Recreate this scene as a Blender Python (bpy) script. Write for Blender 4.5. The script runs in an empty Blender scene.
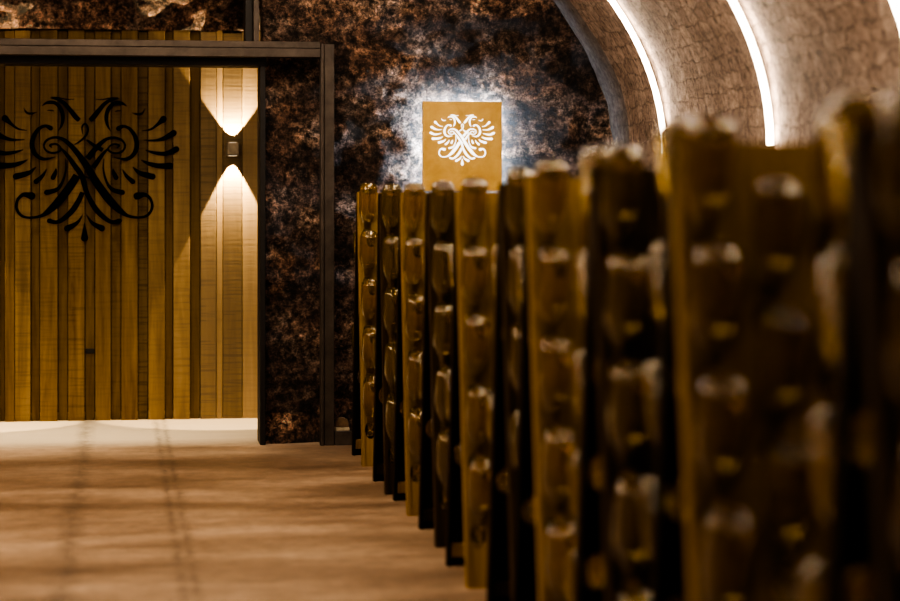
import bpy, bmesh, math, random
from mathutils import Vector, Matrix, noise
random.seed(7)
D = bpy.data
COL = bpy.context.scene.collection
F = 2160.0                      # focal length in pixels
TH = math.atan(330 / F)         # the camera looks to the right of the tunnel's axis
CT, ST = math.cos(TH), math.sin(TH)
EYE = 1.26
HY = 198.0                      # eye level, from the top of the frame

def w_from(px, d):              # ground position from a measured column and camera depth
    r = (px - 450) / F * d
    return (r * CT + d * ST, d * CT - r * ST)
def X_at(px, Y):                # x on the plane y = Y
    return Y * math.tan(TH + math.atan((px - 450) / F))
def Z_at(px, py, Y):
    d = X_at(px, Y) * ST + Y * CT
    return EYE + (HY - py) / F * d

# ------------------------------------------------------------------ helpers
def tag(o, label=None, cat=None, group=None, kind=None):
    if label: o['label'] = label
    if cat: o['category'] = cat
    if group: o['group'] = group
    if kind: o['kind'] = kind
    return o
def empty(name, loc=(0, 0, 0)):
    o = D.objects.new(name, None); COL.objects.link(o); o.location = loc
    o.empty_display_size = .1
    return o
def obj(name, bm, mats, parent=None, smooth=False, bevel=0):
    me = D.meshes.new(name)
    bmesh.ops.recalc_face_normals(bm, faces=bm.faces[:])
    bm.to_mesh(me); bm.free()
    if not isinstance(mats, (list, tuple)): mats = [mats]
    for m in mats: me.materials.append(m)
    if smooth:
        for p in me.polygons: p.use_smooth = True
    o = D.objects.new(name, me); COL.objects.link(o)
    if parent: o.parent = parent
    if bevel:
        b = o.modifiers.new('bevel', 'BEVEL'); b.width = bevel; b.segments = 2; b.limit_method = 'ANGLE'
    return o
def box(bm, x0, x1, y0, y1, z0, z1, mi=0):
    v = [bm.verts.new((x, y, z)) for z in (z0, z1) for y in (y0, y1) for x in (x0, x1)]
    fs = []
    for q in ((0, 1, 3, 2), (4, 6, 7, 5), (0, 4, 5, 1), (2, 3, 7, 6), (0, 2, 6, 4), (1, 5, 7, 3)):
        f = bm.faces.new([v[i] for i in q]); f.material_index = mi; fs.append(f)
    return fs
def lathe(bm, prof, n=20):
    rings = []
    for r, z in prof:
        if r < 1e-5: rings.append([bm.verts.new((0, 0, z))])
        else: rings.append([bm.verts.new((r * math.cos(2 * math.pi * i / n), r * math.sin(2 * math.pi * i / n), z)) for i in range(n)])
    for a, b in zip(rings[:-1], rings[1:]):
        for i in range(n):
            j = (i + 1) % n
            if len(a) == 1: bm.faces.new((a[0], b[j], b[i]))
            elif len(b) == 1: bm.faces.new((a[i], a[j], b[0]))
            else: bm.faces.new((a[i], a[j], b[j], b[i]))

# ------------------------------------------------------------------ materials
class NT:
    def __init__(s, name):
        s.m = D.materials.new(name); s.m.use_nodes = True
        s.t = s.m.node_tree; s.t.nodes.clear()
        s.out = s.n('ShaderNodeOutputMaterial')
    def n(s, typ, **kw):
        nd = s.t.nodes.new(typ)
        for k, v in kw.items():
            if k.startswith('i_'): nd.inputs[k[2:].replace('_', ' ')].default_value = v
            else: setattr(nd, k, v)
        return nd
    def l(s, a, b): s.t.links.new(a, b)
    def ramp(s, fac, stops, interp='LINEAR'):
        r = s.n('ShaderNodeValToRGB'); r.color_ramp.interpolation = interp
        e = r.color_ramp.elements
        while len(e) < len(stops): e.new(.5)
        for k, (p, c) in zip(e, stops):
            k.position = p; k.color = (c[0], c[1], c[2], 1) if not isinstance(c, float) else (c, c, c, 1)
        s.l(fac, r.inputs[0]); return r.outputs[0]
    def noise(s, vec, scale, detail=6, rough=.6, dist=0):
        nd = s.n('ShaderNodeTexNoise'); nd.inputs['Scale'].default_value = scale
        nd.inputs['Detail'].default_value = detail; nd.inputs['Roughness'].default_value = rough
        nd.inputs['Distortion'].default_value = dist
        s.l(vec, nd.inputs['Vector']); return nd.outputs[0]
    def mapv(s, vec, scale, loc=(0, 0, 0)):
        m = s.n('ShaderNodeMapping'); m.inputs['Scale'].default_value = scale; m.inputs['Location'].default_value = loc
        s.l(vec, m.inputs['Vector']); return m.outputs[0]
    def mix(s, a, b, fac, mode='MIX'):
        m = s.n('ShaderNodeMix', data_type='RGBA', blend_type=mode)
        for sock, v in ((m.inputs[0], fac), (m.inputs[6], a), (m.inputs[7], b)):
            if hasattr(v, 'node'): s.l(v, sock)
            elif isinstance(v, (int, float)): sock.default_value = v
            else: sock.default_value = (v[0], v[1], v[2], 1)
        return m.outputs[2]
    def math(s, op, a, b=0.0, clamp=False):
        m = s.n('ShaderNodeMath', operation=op, use_clamp=clamp)
        for sock, v in ((m.inputs[0], a), (m.inputs[1], b)):
            if hasattr(v, 'node'): s.l(v, sock)
            else: sock.default_value = v
        return m.outputs[0]
    def pos(s): return s.n('ShaderNodeNewGeometry').outputs['Position']
    def objc(s): return s.n('ShaderNodeTexCoord').outputs['Object']
    def bsdf(s, color, rough=.7, bump=None, bstr=.3, bdist=.01, **kw):
        p = s.n('ShaderNodeBsdfPrincipled')
        if hasattr(color, 'node'): s.l(color, p.inputs['Base Color'])
        else: p.inputs['Base Color'].default_value = (*color, 1)
        if hasattr(rough, 'node'): s.l(rough, p.inputs['Roughness'])
        else: p.inputs['Roughness'].default_value = rough
        for k, v in kw.items(): p.inputs[k.replace('_', ' ')].default_value = v
        if bump is not None:
            b = s.n('ShaderNodeBump'); b.inputs['Strength'].default_value = bstr; b.inputs['Distance'].default_value = bdist
            s.l(bump, b.inputs['Height']); s.l(b.outputs[0], p.inputs['Normal'])
        s.l(p.outputs[0], s.out.inputs[0]); return s.m

def m_stone(name, dark=1.0, pale=1.0):
    t = NT(name); p = t.pos()
    n1 = t.noise(t.mapv(p, (1, 1, 1.6)), 5, 9, .68)
    n2 = t.noise(p, 24, 10, .78)
    n3 = t.noise(p, 75, 5, .8)
    c = t.ramp(n1, [(.34, (.045 * dark, .031 * dark, .027 * dark)), (.47, (.12 * dark, .080 * dark, .064 * dark)), (.57, (.24 * pale, .175 * pale, .14 * pale)), (.70, (.46 * pale, .37 * pale, .32 * pale))])
    vo = t.n('ShaderNodeTexVoronoi'); vo.inputs['Scale'].default_value = 1; t.l(t.mapv(t.mix(p, t.n('ShaderNodeTexNoise', i_Scale=6.0).outputs[1], .06), (3.6, 3.6, 6.5)), vo.inputs['Vector'])
    vs = t.n('ShaderNodeSeparateColor'); t.l(vo.outputs['Color'], vs.inputs[0])
    c = t.mix(c, t.ramp(vs.outputs[0], [(0.0, (.35, .33, .32)), (.6, (.95, .88, .82)), (1.0, (1.7, 1.45, 1.2))]), 1.0, 'MULTIPLY')
    g = t.ramp(n2, [(.42, .05), (.50, .7), (.60, 2.6)])
    c = t.mix(c, g, 1.0, 'MULTIPLY')
    c = t.mix(c, t.ramp(n3, [(.4, .4), (.6, 1.5)]), .9, 'MULTIPLY')
    h = t.math('ADD', t.math('MULTIPLY', n2, .8), t.math('MULTIPLY', n3, .5))
    return t.bsdf(c, .6, h, 1.0, .07)

def m_vault():
    t = NT('vault_brick'); uv = t.n('ShaderNodeUVMap', uv_map='arc').outputs[0]
    wob = t.noise(uv, 7, 5, .7)
    off = t.n('ShaderNodeVectorMath', operation='MULTIPLY_ADD'); t.l(wob, off.inputs[0])
    off.inputs[1].default_value = (.10, .06, 0); t.l(uv, off.inputs[2])
    sc_ = t.mapv(off.outputs[0], (8.5, 12.5, 1))
    v = t.n('ShaderNodeTexVoronoi', voronoi_dimensions='2D'); v.inputs['Scale'].default_value = 1; v.inputs['Randomness'].default_value = .4; t.l(sc_, v.inputs['Vector'])
    ve = t.n('ShaderNodeTexVoronoi', voronoi_dimensions='2D', feature='DISTANCE_TO_EDGE'); ve.inputs['Scale'].default_value = 1; ve.inputs['Randomness'].default_value = .4; t.l(sc_, ve.inputs['Vector'])
    bw = t.n('ShaderNodeSeparateColor'); t.l(v.outputs['Color'], bw.inputs[0])
    n = t.noise(uv, 20, 8, .78); n2 = t.noise(uv, 2.2, 4, .6); n4 = t.noise(t.mapv(uv, (3.0, 1, 1)), 26, 5, .75)
    c = t.ramp(bw.outputs[0], [(0.0, (.30, .22, .175)), (1.0, (.46, .35, .285))])
    edge = t.ramp(ve.outputs[0], [(.01, .42), (.08, 1.0)])
    c = t.mix(c, edge, t.ramp(n2, [(.35, .25), (.6, .9)]), 'MULTIPLY')
    c = t.mix(c, t.ramp(n, [(.32, .30), (.5, 1.0), (.7, 1.4)]), .95, 'MULTIPLY')
    c = t.mix(c, t.ramp(n2, [(.3, .6), (.65, 1.2)]), .9, 'MULTIPLY')
    c = t.mix(c, t.ramp(n4, [(.40, .12), (.48, 1.0), (.8, 1.15)]), .9, 'MULTIPLY')
    # grey stone arch band at the far end
    sep = t.n('ShaderNodeSeparateXYZ'); t.l(t.pos(), sep.inputs[0])
    band = t.math('GREATER_THAN', sep.outputs[1], 10.72)
    gr = t.ramp(n, [(.3, (.05, .05, .055)), (.7, (.26, .26, .27))])
    c = t.mix(c, gr, t.math('MULTIPLY', band, .75))
    h = t.math('ADD', t.math('MULTIPLY', edge, .25), t.math('MULTIPLY', n, .8))
    return t.bsdf(c, .75, h, .9, .03)

def m_floor():
    t = NT('worn_concrete_floor'); p = t.pos()
    n1 = t.noise(t.mapv(p, (.35, 1.1, 1)), 2.4, 6, .6); n2 = t.noise(p, 14, 8, .7); n3 = t.noise(p, 70, 4, .6)
    c = t.ramp(n1, [(.34, (.15, .097, .060)), (.5, (.25, .170, .108)), (.64, (.37, .265, .178))])
    c = t.mix(c, t.ramp(n2, [(.3, .68), (.6, 1.1)]), .9, 'MULTIPLY')
    sep = t.n('ShaderNodeSeparateXYZ'); t.l(p, sep.inputs[0])
    X, Y = sep.outputs[0], sep.outputs[1]
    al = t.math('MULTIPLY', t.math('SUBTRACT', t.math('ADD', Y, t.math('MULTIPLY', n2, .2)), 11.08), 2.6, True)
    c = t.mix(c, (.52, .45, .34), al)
    tr = None
    wobx = t.math('ADD', X, t.math('MULTIPLY', t.math('SUBTRACT', n2, .5), .05))
    for x0, w in ((-.182, .062), (.200, .028), (.245, .026)):
        d = t.math('ABSOLUTE', t.math('SUBTRACT', wobx, x0))
        k = t.math('SUBTRACT', 1.0, t.math('DIVIDE', d, w), True)
        tr = k if tr is None else t.math('ADD', tr, k, True)
    # the second track forks into two thin smears nearer the camera
    tr = t.math('MULTIPLY', tr, t.ramp(t.noise(t.mapv(p, (1, .4, 1)), 11, 6, .75), [(.38, .15), (.58, 1.0)]))
    c = t.mix(c, (.045, .033, .026), t.math('MULTIPLY', tr, .6))
    r = t.ramp(n1, [(.3, .42), (.7, .62)])
    h = t.math('ADD', n2, t.math('MULTIPLY', n3, .4))
    return t.bsdf(c, r, h, .25, .012)

def m_wood(name, c1, c2, scale=(26, 26, 2.2), rough=.5, saw=0, attr=False, spec=.4, knots=False):
    t = NT(name); p = t.objc()
    if attr:
        a = t.n('ShaderNodeAttribute', attribute_name='tone')
        sp = t.n('ShaderNodeSeparateColor'); t.l(a.outputs['Color'], sp.inputs[0])
        ofs = t.n('ShaderNodeVectorMath', operation='MULTIPLY_ADD'); t.l(a.outputs['Color'], ofs.inputs[0])
        ofs.inputs[1].default_value = (0, 0, 13); t.l(p, ofs.inputs[2]); p = ofs.outputs[0]
    g = t.noise(t.mapv(p, scale), 1, 7, .65, .4)
    c = t.ramp(g, [(.32, c1), (.66, c2)])
    h = g
    if saw:
        s = t.noise(t.mapv(p, (3, 3, 75)), 1, 3, .6, .3)
        sr = t.ramp(s, [(.38, .18), (.5, 1.0)])
        amt = t.math('MULTIPLY', sp.outputs[1], saw) if attr else saw
        c = t.mix(c, sr, amt, 'MULTIPLY')
        h = t.math('ADD', t.math('MULTIPLY', s, .6), g)
    if attr:
        v = t.n('ShaderNodeCombineColor'); [t.l(sp.outputs[0], v.inputs[i]) for i in range(3)]
        c = t.mix(c, (.34, .27, .175), t.math('MULTIPLY', sp.outputs[2], .85))
        c = t.mix(c, v.outputs[0], 1.0, 'MULTIPLY')
    return t.bsdf(c, rough, h, .35, .004, **{'Specular_IOR_Level': spec})

def m_plain(name, c, rough=.5, metal=0, n_amt=.35, nscale=30, spec=.5, bump=.1):
    t = NT(name); p = t.objc(); n = t.noise(p, nscale, 5, .65)
    col = t.mix(c, t.ramp(n, [(.3, 1 - n_amt), (.7, 1 + n_amt)]), 1.0, 'MULTIPLY')
    return t.bsdf(col, rough, n, bump, .003, Metallic=metal, Specular_IOR_Level=spec)
def m_emit(name, c, s):
    t = NT(name); e = t.n('ShaderNodeEmission'); e.inputs[0].default_value = (*c, 1); e.inputs[1].default_value = s
    t.l(e.outputs[0], t.out.inputs[0]); return t.m
def m_glass(name, c, tr):
    t = NT(name); n = t.noise(t.objc(), 40, 2, .5)
    col = t.mix(c, t.ramp(n, [(.3, .85), (.7, 1.1)]), 1.0, 'MULTIPLY')
    return t.bsdf(col, .08, None, Transmission_Weight=tr, IOR=1.52, Coat_Weight=1.0, Coat_Roughness=.06)

M = dict(
    stone=m_stone('rough_cellar_stone'), stone2=m_stone('pier_stone', 1.6, 1.15),
    vault=m_vault(), floor=m_floor(),
    clad=m_wood('alcove_oak_planks', (.095, .058, .018), (.205, .140, .054), (22, 22, 1.6), .65, 1.0, True, .12),
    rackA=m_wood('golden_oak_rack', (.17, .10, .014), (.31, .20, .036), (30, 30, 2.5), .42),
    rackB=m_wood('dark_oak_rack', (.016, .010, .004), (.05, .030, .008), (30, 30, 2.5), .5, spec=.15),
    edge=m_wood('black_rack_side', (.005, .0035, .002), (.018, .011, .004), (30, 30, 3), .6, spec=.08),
    steel=m_plain('weathered_steel', (.06, .049, .042), .55, .5, .4, 14, .5, .3),
    black=m_plain('black_steel', (.008, .007, .007), .6, .3),
    emblem=m_plain('black_emblem_paint', (.003, .0027, .003), .9, 0, .1, 30, 0, 0),
    sign=m_wood('ochre_sign_board', (.48, .30, .065), (.62, .41, .11), (9, 9, 9), .5),
    pale=m_plain('gap_light_pale', (.5, .42, .3), .8),  # pale colour of the block that stands for light through a gap
    sconce=m_plain('grey_sconce_shell', (.30, .25, .18), .5, .3),
    glass=m_glass('olive_bottle_glass', (.64, .47, .075), .92),
    led=m_emit('led_strip', (1, .80, .60), 34),
    halo=m_emit('sign_led', (.62, .80, 1), 220),
    white=m_emit('white_cutout', (1, .97, .93), 3.0),
)

# ------------------------------------------------------------------ setting
def grid_wall(name, x0, x1, z0, z1, Y, step, amp, mat, ret=0.0):
    bm = bmesh.new(); nx = max(2, int((x1 - x0) / step)); nz = int((z1 - z0) / step)
    g = []
    for j in range(nz + 1):
        row = []
        for i in range(nx + 1):
            x = x0 + (x1 - x0) * i / nx; z = z0 + (z1 - z0) * j / nz
            p = Vector((x, Y, z))
            a = noise.fractal(p * 5.5, .8, 2.1, 5) * amp + noise.noise(Vector((x * 2.2, 3, z * 4.2))) * amp * 1.2
            c = noise.voronoi(Vector((x * 4.0, Y, z * 6.5)))[0]
            a += min((c[1] - c[0]), .35) * -amp * 1.6 + amp * .3
            if Y < 11.5: a *= min(1, max(.22, (max(abs(x - 1.98), abs(z - 1.6)) - .25) / .3))
            row.append(bm.verts.new((x, Y + a, z)))
        g.append(row)
    for j in range(nz):
        for i in range(nx):
            bm.faces.new((g[j][i], g[j][i + 1], g[j + 1][i + 1], g[j + 1][i]))
    if ret:                     # solid wall: side returns, top and back
        Yb = Y + ret
        lb = [bm.verts.new((x0, Yb, r[0].co.z)) for r in g]; rb = [bm.verts.new((x1, Yb, r[-1].co.z)) for r in g]
        for j in range(nz):
            bm.faces.new((g[j][0], g[j + 1][0], lb[j + 1], lb[j]))
            bm.faces.new((g[j][-1], rb[j], rb[j + 1], g[j + 1][-1]))
            bm.faces.new((lb[j], lb[j + 1], rb[j + 1], rb[j]))
    o = obj(name, bm, mat, smooth=True); tag(o, kind='structure'); return o

YW, YA = 11.1, 12.42
bm = bmesh.new(); box(bm, -3.2, 3.0, -5.2, 12.9, -.12, 0)
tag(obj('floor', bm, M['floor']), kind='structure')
xj = X_at(262, YW)
grid_wall('wall_right', xj, 2.75, 0, 3.3, YW, .022, .035, M['stone'], .14)
bm = bmesh.new(); box(bm, 1.35, 1.5, YW + .2, YA + .2, 0, 3.3)
tag(obj('wall_alcove_right', bm, M['stone2']), kind='structure')
grid_wall('wall_left', -3.0, -1.75, 0, 3.3, YW, .06, .035, M['stone'], 1.25)
zt = Z_at(150, 31, YA)
grid_wall('wall_upper', -3.0, 1.34, zt, 3.3, YA - .075, .022, .04, M['stone2'], .2)
bm = bmesh.new(); box(bm, -3.0, 1.5, YW + .02, YA + .25, 3.15, 3.25)
tag(obj('ceiling_alcove', bm, M['stone2']), kind='structure')

# vault: half ellipse on upright walls
AX, BZ, SP = 2.56, 1.68, 1.47
def vault_profile(inset=0.0, n=72):
    P = [(AX - inset, 0.0), (AX - inset, .5), (AX - inset, 1.0)]
    for i in range(n + 1):
        a = math.pi * i / n
        P.append(((AX - inset) * math.cos(a), SP + (BZ - inset) * math.sin(a)))
    P += [(-AX + inset, 1.0), (-AX + inset, .5), (-AX + inset, 0.0)]
    return P
def build_vault():
    bm = bmesh.new(); uvl = bm.loops.layers.uv.new('arc')
    P = vault_profile(); ys = [-5 + i * (YW + .05 + 5) / 60 for i in range(61)]
    L = [0]
    for a, b in zip(P[:-1], P[1:]): L.append(L[-1] + math.dist(a, b))
    G = []
    for y in ys:
        row = []
        for (x, z), l in zip(P, L):
            r = noise.noise(Vector((l * 2, y * 1.3, 0))) * .018
            row.append(bm.verts.new((x * (1 + r * .5), y, z + (r if z > .2 else 0))))
        G.append(row)
    for j in range(len(ys) - 1):
        for i in range(len(P) - 1):
            f = bm.faces.new((G[j][i], G[j][i + 1], G[j + 1][i + 1], G[j + 1][i]))
            for lp, (jj, ii) in zip(f.loops, ((j, i), (j, i + 1), (j + 1, i + 1), (j + 1, i))):
                lp[uvl].uv = (ys[jj], L[ii])
    o = obj('ceiling_vault', bm, M['vault'], smooth=True); tag(o, kind='structure')
build_vault()
bm = bmesh.new(); box(bm, -2.8, 2.8, -5.15, -5, 0, 3.4)
tag(obj('wall_rear', bm, M['stone2']), kind='structure')

# ring lights
ring_px = [(662, 100, 'furthest lit arc on the brick vault, nearest the dark end wall'),
           (768, 100, 'middle lit arc on the brick vault, above the tall golden rack'),
           (902, 48, 'nearest lit arc on the vault, cut by the right edge of the photo')]
def ring(y, label=None):
    bm = bmesh.new(); P = vault_profile(.035)[3:-3]; rr = .016; prev = None
    for i, (x, z) in enumerate(P):
        a = P[max(i - 1, 0)]; b = P[min(i + 1, len(P) - 1)]
        tx, tz = b[0] - a[0], b[1] - a[1]; l = math.hypot(tx, tz); nx, nz = -tz / l, tx / l
        rg = [bm.verts.new((x + nx * rr * math.cos(q) * .8, y + rr * 1.1 * math.sin(q), z + nz * rr * math.cos(q) * .8)) for q in [k * math.pi / 4 for k in range(8)]]
        if prev:
            for k in range(8): bm.faces.new((prev[k], prev[(k + 1) % 8], rg[(k + 1) % 8], rg[k]))
        else: bm.faces.new(rg)
        prev = rg
    bm.faces.new(prev)
    o = obj('arch_light', bm, M['led'], smooth=True)
    tag(o, label, 'light', 'arched light strips across the vault')
for px, py, lab in ring_px:
    ht = EYE + (HY - py) / F * 9
    Xr = (AX - .03) * math.sqrt(max(0, 1 - ((EYE + (HY - py) / F * 8.5 - SP) / BZ) ** 2))
    ring(Xr / math.tan(TH + math.atan((px - 450) / F)), lab)
for yy in (5.3, 3.6): ring(yy, 'arched light strip overhead, nearer than the three in the photo')

# ------------------------------------------------------------------ alcove planks
planks = [(-60,1,.85,.1,0),(-44,0,.74,0,0),(-34,1,.85,.1,0),(-18,0,.74,.2,0),(-9,1,.8,.1,0),(0,0,.72,.1,0),(5,1,.8,.1,0),(15,1,.98,.3,.1),(31,0,.76,.1,0),(40,1,.86,.2,0),(58,0,.7,.1,0),
 (68,1,.92,.3,0),(85,0,.74,.1,0),(95,1,.88,.1,0),(111,0,.72,.2,0),(121,1,.86,.1,0),(138,0,.62,.5,.1),(148,1,1.0,.2,.15),(165,0,.76,.1,0),(173,1,1.05,.35,.25),(190,0,.74,.1,.1),
 (200,1,.74,.8,.5),(216,1,1.15,.2,.4),(222.5,1,.66,.9,.5),(242,1,1.2,.3,.5),(262,0,.7,.1,0),(285,0,0,0,0)]
edges = [p[0] for p in planks]; raised, tones, saws, grey = ([p[k] for p in planks[:-1]] for k in (1, 2, 3, 4))
raised, tones, saws, grey = list(raised), list(tones), list(saws), list(grey)
xs = [X_at(e, YA) for e in edges]
for k in range(14):             # the planks run on out of the frame
    xs.insert(0, xs[0] - random.uniform(.07, .11)); raised.insert(0, k % 2); tones.insert(0, (.6, .85)[k % 2]); saws.insert(0, .2); grey.insert(0, 0)
bm = bmesh.new(); cl = bm.loops.layers.float_color.new('tone')
zw0, zw1 = 0.0, Z_at(150, 31, YA)
for i in range(len(xs) - 1):
    d = .034 if raised[i] else .006
    h = zw1 + random.uniform(-.012, .02)
    fs = box(bm, xs[i] + .0015, xs[i + 1] - .0015, YA - d, YA + .03, zw0, h)
    for f in fs:
        for lp in f.loops: lp[cl] = (tones[i], saws[i], grey[i], 1)
o = obj('wall_alcove_planks', bm, M['clad'], bevel=.002); tag(o, kind='structure')
# knots / dark notch in one plank are in the photograph
bm = bmesh.new(); nx = X_at(90, YA); nz = Z_at(90, 351, YA)
box(bm, nx - .025, nx + .025, YA - .012, YA - .002, nz - .014, nz + .014)
o = obj('trim_1', bm, M['black']); tag(o, kind='structure')

# sconces
def sconce(px, label):
    x = X_at(px, YA); z = Z_at(px, 149.5, YA)
    r = empty('wall_sconce', (x, YA - .034, z)); tag(r, label, 'lamp', 'up and down wall sconces on the planks')
    bm = bmesh.new(); box(bm, -.034, .034, -.075, -.012, -.036, -.028); box(bm, -.034, .034, -.075, -.012, .028, .036)
    box(bm, -.034, -.028, -.075, -.012, -.036, .036); box(bm, .028, .034, -.075, -.012, -.036, .036); box(bm, -.034, .034, -.075, -.070, -.036, .036)
    obj('shell', bm, M['sconce'], r, bevel=.002)
    bm = bmesh.new(); box(bm, -.03, .03, -.014, 0, -.03, .03); obj('back_plate', bm, M['sconce'], r)
    for s in (-1, 1):
        bm = bmesh.new(); box(bm, -.022, .022, -.062, -.02, min(s * .0365, s * .039), max(s * .0365, s * .039))
        obj('lens', bm, m_emit('sconce_lens_glow', (1, .78, .5), 1.2), r)
        ld = D.lights.new('sconce_spot', 'SPOT'); ld.energy = 130 if s > 0 else 190; ld.color = (1, .70, .38)
        ld.spot_size = math.radians(74 if s > 0 else 58); ld.spot_blend = .12; ld.shadow_soft_size = .006
        lo = D.objects.new('sconce_spot', ld); COL.objects.link(lo)
        lo.location = (x, YA - .034 - .036, z + s * .046)
        lo.rotation_euler = (math.radians(180 - 7) if s > 0 else math.radians(7), 0, 0)
sconce(232, 'small grey box sconce throwing light up and down the pale planks')
sconce(-52, 'matching grey box sconce on the planks left of the black eagle')

# ------------------------------------------------------------------ emblem
CX = 32.0
S = {
 'neck': [(70,245,30),(100,215,36),(135,170,32),(180,120,26),(225,95,18),(275,86,4)],
 'crest': [(105,93,3),(160,95,7),(215,84,9),(270,80,3)],
 'head': [(218,322,3),(195,280,18),(185,225,27),(200,165,28),(240,122,24),(295,120,20),(332,142,3)],
 'eye': [(248,179,5),(272,175,9),(296,175,3)],
 'tuft': [(368,188,2),(405,198,14),(440,192,14),(461,158,3)],
 'f1': [(438,319,4),(500,308,13),(550,272,22),(592,233,46)],
 'f2': [(455,385,6),(540,386,17),(605,368,32),(666,333,44)],
 'f3': [(465,457,6),(535,477,22),(610,482,32),(685,450,42)],
 'f4': [(433,528,4),(490,555,28),(560,570,36),(640,570,46)],
 'f5': [(375,580,4),(425,622,32),(515,648,44)],
 'f6': [(300,595,4),(330,645,24),(375,685,34)],
 'f7': [(235,590,4),(238,620,26),(255,655,34)],
 'under': [(168,520,6),(165,600,12),(190,690,18),(230,742,28),(300,762,36)],
 'cee': [(272,302,34),(310,286,20),(358,310,24),(393,368,32),(402,430,35),(378,490,30),(322,523,22),(238,508,3)],
 'spiral': [(128,425,18),(175,385,22),(240,368,18),(298,388,15),(319,428,13),(300,465,13),(252,480,14),(206,464,13),(204,436,11),(238,415,12),(276,424,14),(262,442,6)],
 'foot': [(45,920,3),(85,980,24),(155,1020,44)],
}
CROSS = {
 'main': [(-155,365,8),(-110,388,22),(-60,432,30),(0,505,36),(50,578,44),(100,665,48),(150,740,50),(215,825,50),(280,890,38),(340,930,19),(420,942,14),(480,925,16),(512,870,18),(500,810,18),(460,778,26),(405,788,46)],
 'second': [(-140,440,6),(-95,490,22),(-45,560,30),(14,650,34),(50,770,30),(110,880,34),(180,950,28),(230,975,24),(282,965,28)],
}
SINGLE = {
 'drop': [(32,975,3),(32,1030,26),(32,1088,52)],
 'loop': [(-40,420,5),(0,395,14),(42,352,16),(56,305,14),(38,270,12),(14,292,12),(20,345,5)],
 'strand': [(48,385,12),(100,425,24),(160,458,30)],
}
def cr(pts, n=10):
    out = []
    P = [pts[0]] + pts + [pts[-1]]
    for i in range(1, len(P) - 2):
        for k in range(n):
            t = k / n
            out.append(tuple(.5 * (2 * P[i][c] + (P[i+1][c] - P[i-1][c]) * t + (2*P[i-1][c] - 5*P[i][c] + 4*P[i+1][c] - P[i+2][c]) * t*t + (3*P[i][c] - P[i-1][c] - 3*P[i+1][c] + P[i+2][c]) * t**3) for c in range(3)))
    out.append(pts[-1]); return out
def emblem_bm(scale, depth, over_is_first=True):
    bm = bmesh.new()
    def prism(poly):
        a = [bm.verts.new((x, -depth, z)) for x, z in poly]; b = [bm.verts.new((x, 0, z)) for x, z in poly]
        n = len(poly)
        bm.faces.new(a); bm.faces.new(b[::-1])
        for i in range(n): bm.faces.new((a[i], b[i], b[(i + 1) % n], a[(i + 1) % n]))
    def tr(x, y): return ((x - CX) * scale, -(y - 600) * scale)
    def ribbon(s):
        if len(s) < 2: return
        L = []; R = []
        for i, (x, y, w) in enumerate(s):
            a = s[max(i - 1, 0)]; b = s[min(i + 1, len(s) - 1)]
            tx, ty = b[0] - a[0], b[1] - a[1]; l = math.hypot(tx, ty) or 1
            w = max(w, 1.5) / 2
            L.append(tr(x - ty / l * w, y + tx / l * w)); R.append(tr(x + ty / l * w, y - tx / l * w))
        va = [[bm.verts.new((p[0], yy, p[1])) for p in Q] for Q in (L, R) for yy in (-depth, 0)]
        Lf, Lb, Rf, Rb = va
        for i in range(len(s) - 1):
            bm.faces.new((Lf[i], Lf[i+1], Rf[i+1], Rf[i])); bm.faces.new((Lb[i], Rb[i], Rb[i+1], Lb[i+1]))
            bm.faces.new((Lf[i], Lb[i], Lb[i+1], Lf[i+1])); bm.faces.new((Rf[i], Rf[i+1], Rb[i+1], Rb[i]))
        bm.faces.new((Lf[0], Rf[0], Rb[0], Lb[0])); bm.faces.new((Lf[-1], Lb[-1], Rb[-1], Rf[-1]))
    def cap(x, y, w):
        if w > 12:
            prism([tr(x + w / 2 * math.cos(q * math.pi / 8), y + w / 2 * math.sin(q * math.pi / 8)) for q in range(16)])
    def mir(s): return [(2 * CX - x, y, w) for x, y, w in s]
    for k, v in S.items():
        for s in (cr(v), mir(cr(v))):
            ribbon(s)
            for e in (s[0], s[-1]):
                if e[2] > 30 or k == 'cee' and e[2] > 20: cap(*e)
    for v in SINGLE.values():
        s = cr(v); ribbon(s)
        if s[-1][2] > 40: cap(*s[-1])
    over = [[(a, b, w * 1.15) for a, b, w in cr(v, 14)] for v in CROSS.values()]
    for s in over: ribbon(s); cap(*s[-1])
    for s in over:
        m = mir(s); runs = []; cur = []
        for p in m:
            hit = any(math.hypot(p[0] - q[0], p[1] - q[1]) < q[2] / 2 + 7 for o_ in over for q in o_)
            if hit:
                if len(cur) > 1: runs.append(cur)
                cur = []
            else: cur.append(p)
        if len(cur) > 1: runs.append(cur)
        for r in runs: ribbon(r)
        cap(*m[-1])
    return bm
ex = X_at(84.6, YA - .04); ez = Z_at(84.6, 85 + 600 / 7.073, YA - .04)
pxm = (X_at(95, YA - .04) - X_at(75, YA - .04)) / 20
o = obj('eagle_emblem', emblem_bm(pxm / 7.073, .006), M['emblem'])
o.location = (ex, YA - .0335, ez)
tag(o, 'large black double-headed eagle emblem mounted on the wooden plank wall', 'emblem')

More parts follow.
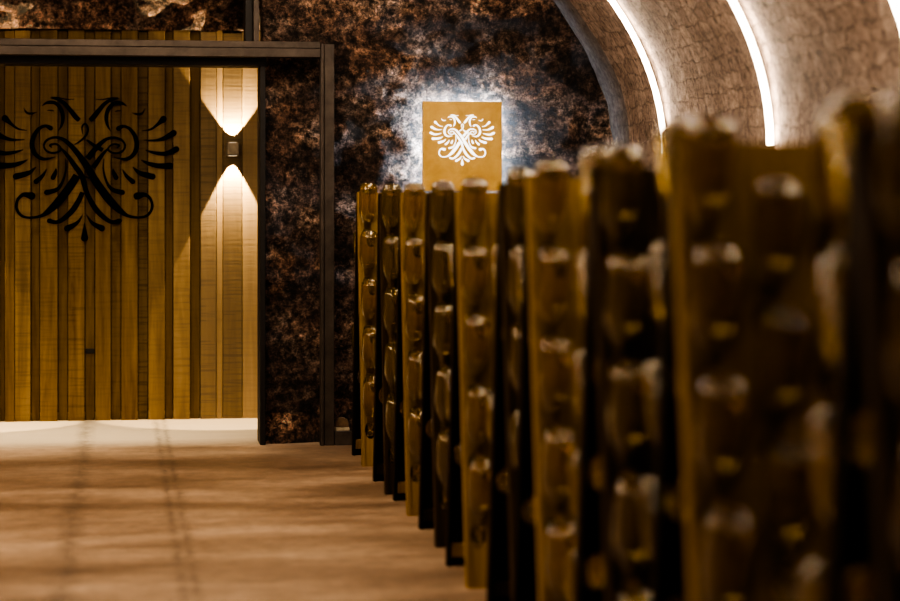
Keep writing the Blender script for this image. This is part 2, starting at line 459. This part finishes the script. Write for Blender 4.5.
# ------------------------------------------------------------------ sign
sx0, sx1 = X_at(423, YW - .07), X_at(502, YW - .07); szt = Z_at(462, 101.5, YW - .07); sw = sx1 - sx0
sg = empty('illuminated_sign', ((sx0 + sx1) / 2, YW - .07, szt - sw * 1.12 / 2))
tag(sg, 'square ochre sign with a white double-headed eagle, backlit on the dark stone wall', 'sign')
hh = sw * 1.12 / 2; hw = sw / 2
bm = bmesh.new(); box(bm, -hw, hw, 0, .034, -hh, hh); obj('sign_board', bm, M['sign'], sg, bevel=.002)
bm = bmesh.new(); q = .014
for a in ((-hw + q, -hw + q + .012, -hh + q, hh - q), (hw - q - .012, hw - q, -hh + q, hh - q), (-hw + q + .013, hw - q - .013, hh - q - .012, hh - q), (-hw + q + .013, hw - q - .013, -hh + q, -hh + q + .012)):
    box(bm, a[0], a[1], .0345, .042, a[2], a[3])
obj('light_strip', bm, M['halo'], sg)
bm = bmesh.new(); box(bm, -hw + .05, hw - .05, .0345, .06, -hh + .05, hh - .05); obj('mounting_box', bm, M['black'], sg)
eo = obj('eagle_cutout', emblem_bm(sw * .83 / (2 * 680), .002), M['white'], sg)
eo.location = (-.002, -.0005, szt - (szt - hh) - (Z_at(462, 101.5, YW) - Z_at(462, 140, YW)))
eo['label'] = 'white double-headed eagle on the ochre board'

# ------------------------------------------------------------------ steel frame of the opening
fr = empty('steel_door_frame', (X_at(327, YW - .12), YW - .12, 0))
tag(fr, 'weathered grey steel frame around the alcove opening, with a long top beam', 'frame')
ox, oy = fr.location.x, fr.location.y
def fb(name, x0, x1, y0, y1, z0, z1, mat):
    bm = bmesh.new(); box(bm, x0 - ox, x1 - ox, y0 - oy, y1 - oy, z0, z1); return obj(name, bm, mat, fr, bevel=.003)
zb1, zb0 = Z_at(200, 41, YW - .12), Z_at(200, 57, YW - .12)
P1, P2 = X_at(320, YW - .12), X_at(334, YW - .12)
bm = bmesh.new()
box(bm, -1.9 - ox, P1 - .002 - ox, -.05, 0.03, zb0, zb0 + .045); box(bm, -1.9 - ox, P1 - .002 - ox, -.04, .03, zb0 + .047, zb1)
obj('top_beam', bm, M['steel'], fr, bevel=.003)
bm = bmesh.new(); box(bm, P1 - ox, P1 + .018 - ox, -.03, .03, 0, zb1 - .01); box(bm, P1 + .02 - ox, P2 - ox, -.02, .03, 0, zb1 - .01)
obj('post', bm, M['steel'], fr, bevel=.003)
fb('lintel_plate', -1.9, xj + .02, YW - .05, YW + .14, Z_at(200, 66, YW), zb0 + .01, M['black'])
fb('jamb', X_at(260, YW - .06), X_at(265.5, YW - .06), YW - .07, YW + .15, 0, Z_at(200, 66, YW) - .002, M['black'])
fb('upper_post', X_at(253, YW - .06), X_at(258.5, YW - .06), YW - .1, YW - .04, zb1 + .004, 3.1, M['steel'])
fb('upper_jamb', X_at(245, YW - .04), X_at(252.6, YW - .04), YW - .06, YW + .1, zb1 + .004, 3.1, M['black'])
fb('bottom_rail', P2 + .002, P2 + .28, YW - .14, YW - .09, .0, Z_at(340, 431, YW - .12), M['steel'])
# little pale block behind the bottom rail, in place of light through a gap
bm = bmesh.new()
cx = X_at(342, YW - .07)
box(bm, -.045, .045, -.035, .03, 0, .085); 
fs = [v for v in bm.verts if v.co.z > .08]
for v in fs: v.co.x *= .8
bm2 = bmesh.new()
pr = [(-.036, 0), (.036, 0), (.03, .03), (.018, .044), (0, .05), (-.018, .044), (-.03, .03)]
a = [bm2.verts.new((x, -.03, z + .087)) for x, z in pr]; b = [bm2.verts.new((x, .025, z + .087)) for x, z in pr]
bm2.faces.new(a); bm2.faces.new(b[::-1])
for i in range(len(pr)): bm2.faces.new((a[i], b[i], b[(i+1) % len(pr)], a[(i+1) % len(pr)]))
st = empty('gap_light_block', (cx, YW - .06, .0)); tag(st, 'small pale block with brown rounded top, standing in for light behind the steel rail', 'stone')
obj('base', bm, M['pale'], st, bevel=.003); obj('cap', bm2, m_plain('block_cap_brown', (.14, .09, .05), .8), st, bevel=.003)

# ------------------------------------------------------------------ riddling racks
LEAN = math.atan(.215 / 1.28); PL = 1.30; CW = .116; X0 = .042; NC = 5; RW = X0 * 2 + CW * (NC - 1)
PITCH = .230; VR1 = 1.318; HOLE = .217; TH_B = .022
def rows(c): return [VR1 - PITCH * r - (PITCH / 2 if c % 2 else 0) for r in range(5 if c % 2 == 0 else 4)]
def holes(c):
    r = [v - HOLE for v in rows(c)]
    return sorted(v - .012 for v in r if v > .06)
def panel_bm(sparse=False):
    """vertical boards with real oval holes, in panel coordinates (x, w outward = -y, v = z)"""
    bm = bmesh.new(); N = 20
    for c in range(NC):
        xc = X0 + CW * c; xa, xb = xc - CW / 2 + .001, xc + CW / 2 - .001
        if c == 0: xa = .014
        if c == NC - 1: xb = RW - .014
        hs = holes(c); cuts = []
        if sparse and c == NC - 1: hs = [hs[-2], hs[-4]]; hs.sort()
        z = .0
        for k, v in enumerate(hs):
            hh_ = .052
            lo, hi = v - hh_ - .008, v + hh_
            if lo > z + .002: cuts.append((z, lo, None))
            else: lo = z
            cuts.append((lo, hi, v)); z = hi
        cuts.append((z, PL, None))
        for lo, hi, v in cuts:
            if v is None:
                box(bm, xa, xb, 0, TH_B, lo, hi); continue
            rx, rz = .026, .042
            fr_, bk, inn, inb = [], [], [], []
            for i in range(N):
                a = 2 * math.pi * (i + .5) / N; ca, sa = math.cos(a), math.sin(a)
                # square boundary point
                sx = (xb - xc) if ca > 0 else (xc - xa); sz = (hi - v) if sa > 0 else (v - lo)
                k = min(sx / abs(ca) if abs(ca) > 1e-6 else 9, sz / abs(sa) if abs(sa) > 1e-6 else 9)
                bx_, bz_ = xc + ca * k, v + sa * k
                fr_.append(bm.verts.new((bx_, 0, bz_))); bk.append(bm.verts.new((bx_, TH_B, bz_)))
                inn.append(bm.verts.new((xc + rx * ca, 0, v + rz * sa))); inb.append(bm.verts.new((xc + rx * ca, TH_B, v + rz * sa)))
            for i in range(N):
                j = (i + 1) % N
                bm.faces.new((fr_[i], fr_[j], inn[j], inn[i])); bm.faces.new((bk[i], inb[i], inb[j], bk[j]))
                bm.faces.new((inn[i], inn[j], inb[j], inb[i])); bm.faces.new((fr_[i], bk[i], bk[j], fr_[j]))
            # corners of the cell
            for (qx, qz) in ((xb, hi), (xa, hi), (xa, lo), (xb, lo)):
                near = sorted(range(N), key=lambda i: (fr_[i].co.x - qx) ** 2 + (fr_[i].co.z - qz) ** 2)
                i0 = near[0]; i1 = next(i for i in near[1:] if abs(fr_[i].co.x - fr_[i0].co.x) > 1e-5 and abs(fr_[i].co.z - fr_[i0].co.z) > 1e-5)
                cv = bm.verts.new((qx, 0, qz)); bm.faces.new((fr_[i0], fr_[i1], cv))
                cv = bm.verts.new((qx, TH_B, qz)); bm.faces.new((bk[i0], bk[i1], cv))
    return bm
def stile_bm(x0):
    bm = bmesh.new(); box(bm, x0, x0 + .013, -.006, .042, 0, PL + .004); return bm
def rail_bm(z): 
    bm = bmesh.new(); box(bm, .014, RW - .014, TH_B + .001, TH_B + .02, z, z + .045); return bm

def bottle_mesh():
    # base rim at z=0 with punt, neck towards -z
    prof = [(0, -.028), (.010, -.026), (.020, -.016), (.027, -.005), (.031, -.001), (.035, 0), (.039, -.003), (.042, -.009), (.0432, -.018), (.0432, -.112),
            (.0415, -.130), (.036, -.152), (.028, -.176), (.020, -.200), (.0165, -.225), (.0150, -.270), (.0172, -.273), (.0172, -.279), (.0145, -.281), (.0145, -.290), (0, -.290)]
    bm = bmesh.new(); lathe(bm, prof, 24)
    me = D.meshes.new('wine_bottle'); bmesh.ops.recalc_face_normals(bm, faces=bm.faces[:]); bm.to_mesh(me); bm.free()
    for p in me.polygons: p.use_smooth = True
    me.materials.append(M['glass']); return me
BM = bottle_mesh()
PROTO = {}
def mesh_of(name, bm, mat):
    me = D.meshes.new(name); bmesh.ops.remove_doubles(bm, verts=bm.verts[:], dist=1e-6)
    bmesh.ops.recalc_face_normals(bm, faces=bm.faces[:]); bm.to_mesh(me); bm.free(); me.materials.append(mat); return me
for key, w, e in (('A', M['rackA'], M['rackA']), ('B', M['rackB'], M['rackB'])):
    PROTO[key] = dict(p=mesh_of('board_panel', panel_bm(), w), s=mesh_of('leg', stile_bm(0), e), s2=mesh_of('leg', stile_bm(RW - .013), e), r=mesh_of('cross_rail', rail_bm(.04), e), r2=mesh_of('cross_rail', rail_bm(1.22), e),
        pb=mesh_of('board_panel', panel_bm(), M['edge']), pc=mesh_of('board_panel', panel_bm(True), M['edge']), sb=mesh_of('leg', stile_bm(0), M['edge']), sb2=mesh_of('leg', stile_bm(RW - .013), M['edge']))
def pmat(side):     # panel coordinates -> rack coordinates (front faces -y)
    if side == 'front': return Matrix.Translation((0, -.235, 0)) @ Matrix.Rotation(-LEAN, 4, 'X')
    return Matrix.Translation((RW, .235, 0)) @ Matrix.Rotation(math.pi, 4, 'Z') @ Matrix.Rotation(-LEAN, 4, 'X')
ORD = ['nearest the eagle sign and farthest away', 'second', 'third', 'fourth', 'fifth', 'sixth', 'seventh', 'eighth', 'ninth', 'tenth']
RWD = ['first', 'second', 'third', 'fourth', 'fifth', 'sixth', 'seventh', 'eighth', 'ninth', 'tenth']
ROWD = ['top', 'second', 'third', 'fourth', 'lowest']
racks = [(357, 47.3, 185), (379, 51.8, 186), (400, 55.4, 185), (427, 60.7, 184), (456, 68, 180.5), (500, 77, 172), (527, 87, 163), (592, 106, 150), (672, 125, 122), (856, 165, 98)]
look = ['golden wooden riddling rack farthest away, beside the steel post',
        'dark wooden riddling rack second from the stone end wall',
        'golden wooden riddling rack third from the stone end wall',
        'dark wooden riddling rack fourth from the stone end wall',
        'golden wooden riddling rack fifth from the end wall, overlapping the lit sign',
        'dark wooden riddling rack sixth from the end wall, a narrow strip',
        'golden wooden riddling rack seventh from the end wall',
        'dark wooden riddling rack eighth from the end wall, with glowing bottle bases',
        'broad golden riddling rack with two bottle columns, second nearest the camera',
        'almost black riddling rack at the right edge, nearest the camera']
for i, (px, p, yt) in enumerate(racks):
    k = .2268 / 1.32
    q = EYE * k / (p - k * (HY - yt)); d = F * q
    c = (EYE + (HY - yt) * q) / 1.32
    x, y = w_from(px, d)
    R = empty('riddling_rack', (x, y, 0)); R.scale = (c, c, c)
    tag(R, look[i], 'wine rack', 'riddling racks standing in a receding row')
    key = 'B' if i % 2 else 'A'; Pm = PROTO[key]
    for side in ('front', 'back'):
        mt = pmat(side); bk = side == 'back'
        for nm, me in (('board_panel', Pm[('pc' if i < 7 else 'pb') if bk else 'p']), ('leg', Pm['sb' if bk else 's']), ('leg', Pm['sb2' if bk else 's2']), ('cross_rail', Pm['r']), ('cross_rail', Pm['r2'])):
            o = D.objects.new(nm, me); COL.objects.link(o); o.parent = R; o.matrix_local = mt
    for xx in (.035, RW - .035):
        bm = bmesh.new(); box(bm, xx - .004, xx + .004, -.012, .012, 1.2, 1.23); obj('hinge', bm, M['steel'], R)
    W = Matrix.Translation((x, y, 0)) @ Matrix.Diagonal((c, c, c, 1))
    cols = [(0, 'front'), (1, 'front')] + ([(2, 'front')] if i >= 7 else []) + [(4, 'back')]
    for cc, side in cols:
        for ri, v in enumerate(rows(cc)):
            if side == 'back' and i < 7 and ri not in (1, 3): continue
            ang = math.radians(30 + random.uniform(-1.5, 1.5))
            # bottle z axis (towards base) = up along panel + outward (-y)
            B = Matrix.Translation((X0 + CW * cc, TH_B * .5 - .25 * math.sin(ang), v - HOLE + .25 * math.cos(ang))) @ Matrix.Rotation(ang, 4, 'X') @ Matrix.Rotation(random.uniform(0, 6), 4, 'Z')
            o = D.objects.new('wine_bottle', BM); COL.objects.link(o)
            o.matrix_world = W @ pmat(side) @ B
            cn = {0: 'aisle-side column', 1: 'second column from the aisle', 2: 'third column from the aisle', 4: 'rear side'}[cc]
            if side == 'front':
                lab = f"olive wine bottle, {ROWD[ri]} in {cn}, {RWD[i]} rack from end wall"
            else:
                lab = f"olive wine bottle, {ROWD[ri]} on the rear side of {RWD[i]} rack from end wall"
            tag(o, lab, 'bottle', 'wine bottles upturned in the riddling racks')

# ------------------------------------------------------------------ lights
def area(name, loc, rot, sx, sy, e, col, spread=math.pi):
    ld = D.lights.new(name, 'AREA'); ld.shape = 'RECTANGLE'; ld.size = sx; ld.size_y = sy; ld.energy = e; ld.color = col; ld.spread = spread
    o = D.objects.new(name, ld); COL.objects.link(o); o.location = loc; o.rotation_euler = rot; return o
WARM = (1, .75, .48)
area('alcove_fill', (-.55, YW + .55, 3.1), (0, 0, 0), 2.4, .1, 24, (1, .80, .54), math.radians(60))  # added unseen area light that brightens the alcove floor
area('aisle_fill', (-.3, 8.4, 3.0), (0, 0, 0), .5, 1.5, 46, WARM)  # added warm fill over the aisle, no fitting there
area('aisle_fill', (-.5, 5.2, 3.0), (0, 0, 0), .5, 1.5, 40, WARM)  # second added aisle fill, nearer the camera
area('rack_front_fill', (-.8, -.5, 2.5), (math.radians(72), 0, math.radians(-14)), 1.2, .8, 28, WARM)  # added fill from behind the camera for the rack fronts
area('pier_fill', (.3, 9.6, 2.6), (math.radians(42), 0, math.radians(-25)), .3, .3, 7, (1, .70, .42))  # added fill to lift the stone pier, no lamp there
area('bottle_rim_fill', (1.35, 7.9, 3.0), (0, 0, 0), .15, 5.4, 48, (1, .9, .76))  # added overhead fill that brings out highlights on the bottle rims
area('wall_wash_fill', (1.0, 9.6, 2.95), (math.radians(30), 0, 0), 1.2, .3, 8, (1, .85, .75))  # added wash to lift the dark end wall, no lamp there

w = D.worlds.new('World'); bpy.context.scene.world = w; w.use_nodes = True
w.node_tree.nodes['Background'].inputs[0].default_value = (.5, .35, .25, 1); w.node_tree.nodes['Background'].inputs[1].default_value = .01

# ------------------------------------------------------------------ camera
cd = D.cameras.new('camera'); cam = D.objects.new('camera', cd); COL.objects.link(cam)
cam.location = (0, 0, EYE); cam.rotation_euler = (math.pi / 2, 0, -TH)
cd.sensor_width = 36; cd.lens = F / 900 * 36; cd.shift_y = -(300.5 - HY) / 900
cd.clip_start = .05; cd.clip_end = 100
cd.dof.use_dof = True; cd.dof.focus_distance = 10.9; cd.dof.aperture_fstop = 1.6
sc = bpy.context.scene; sc.camera = cam
sc.cycles.use_denoising = True
sc.cycles.max_bounces = 10; sc.cycles.transmission_bounces = 8; sc.cycles.glossy_bounces = 4; sc.cycles.diffuse_bounces = 4
sc.cycles.caustics_reflective = False; sc.cycles.caustics_refractive = False; sc.cycles.sample_clamp_indirect = 6
sc.view_settings.view_transform = 'AgX'
sc.view_settings.look = 'AgX - High Contrast'
sc.view_settings.exposure = 0
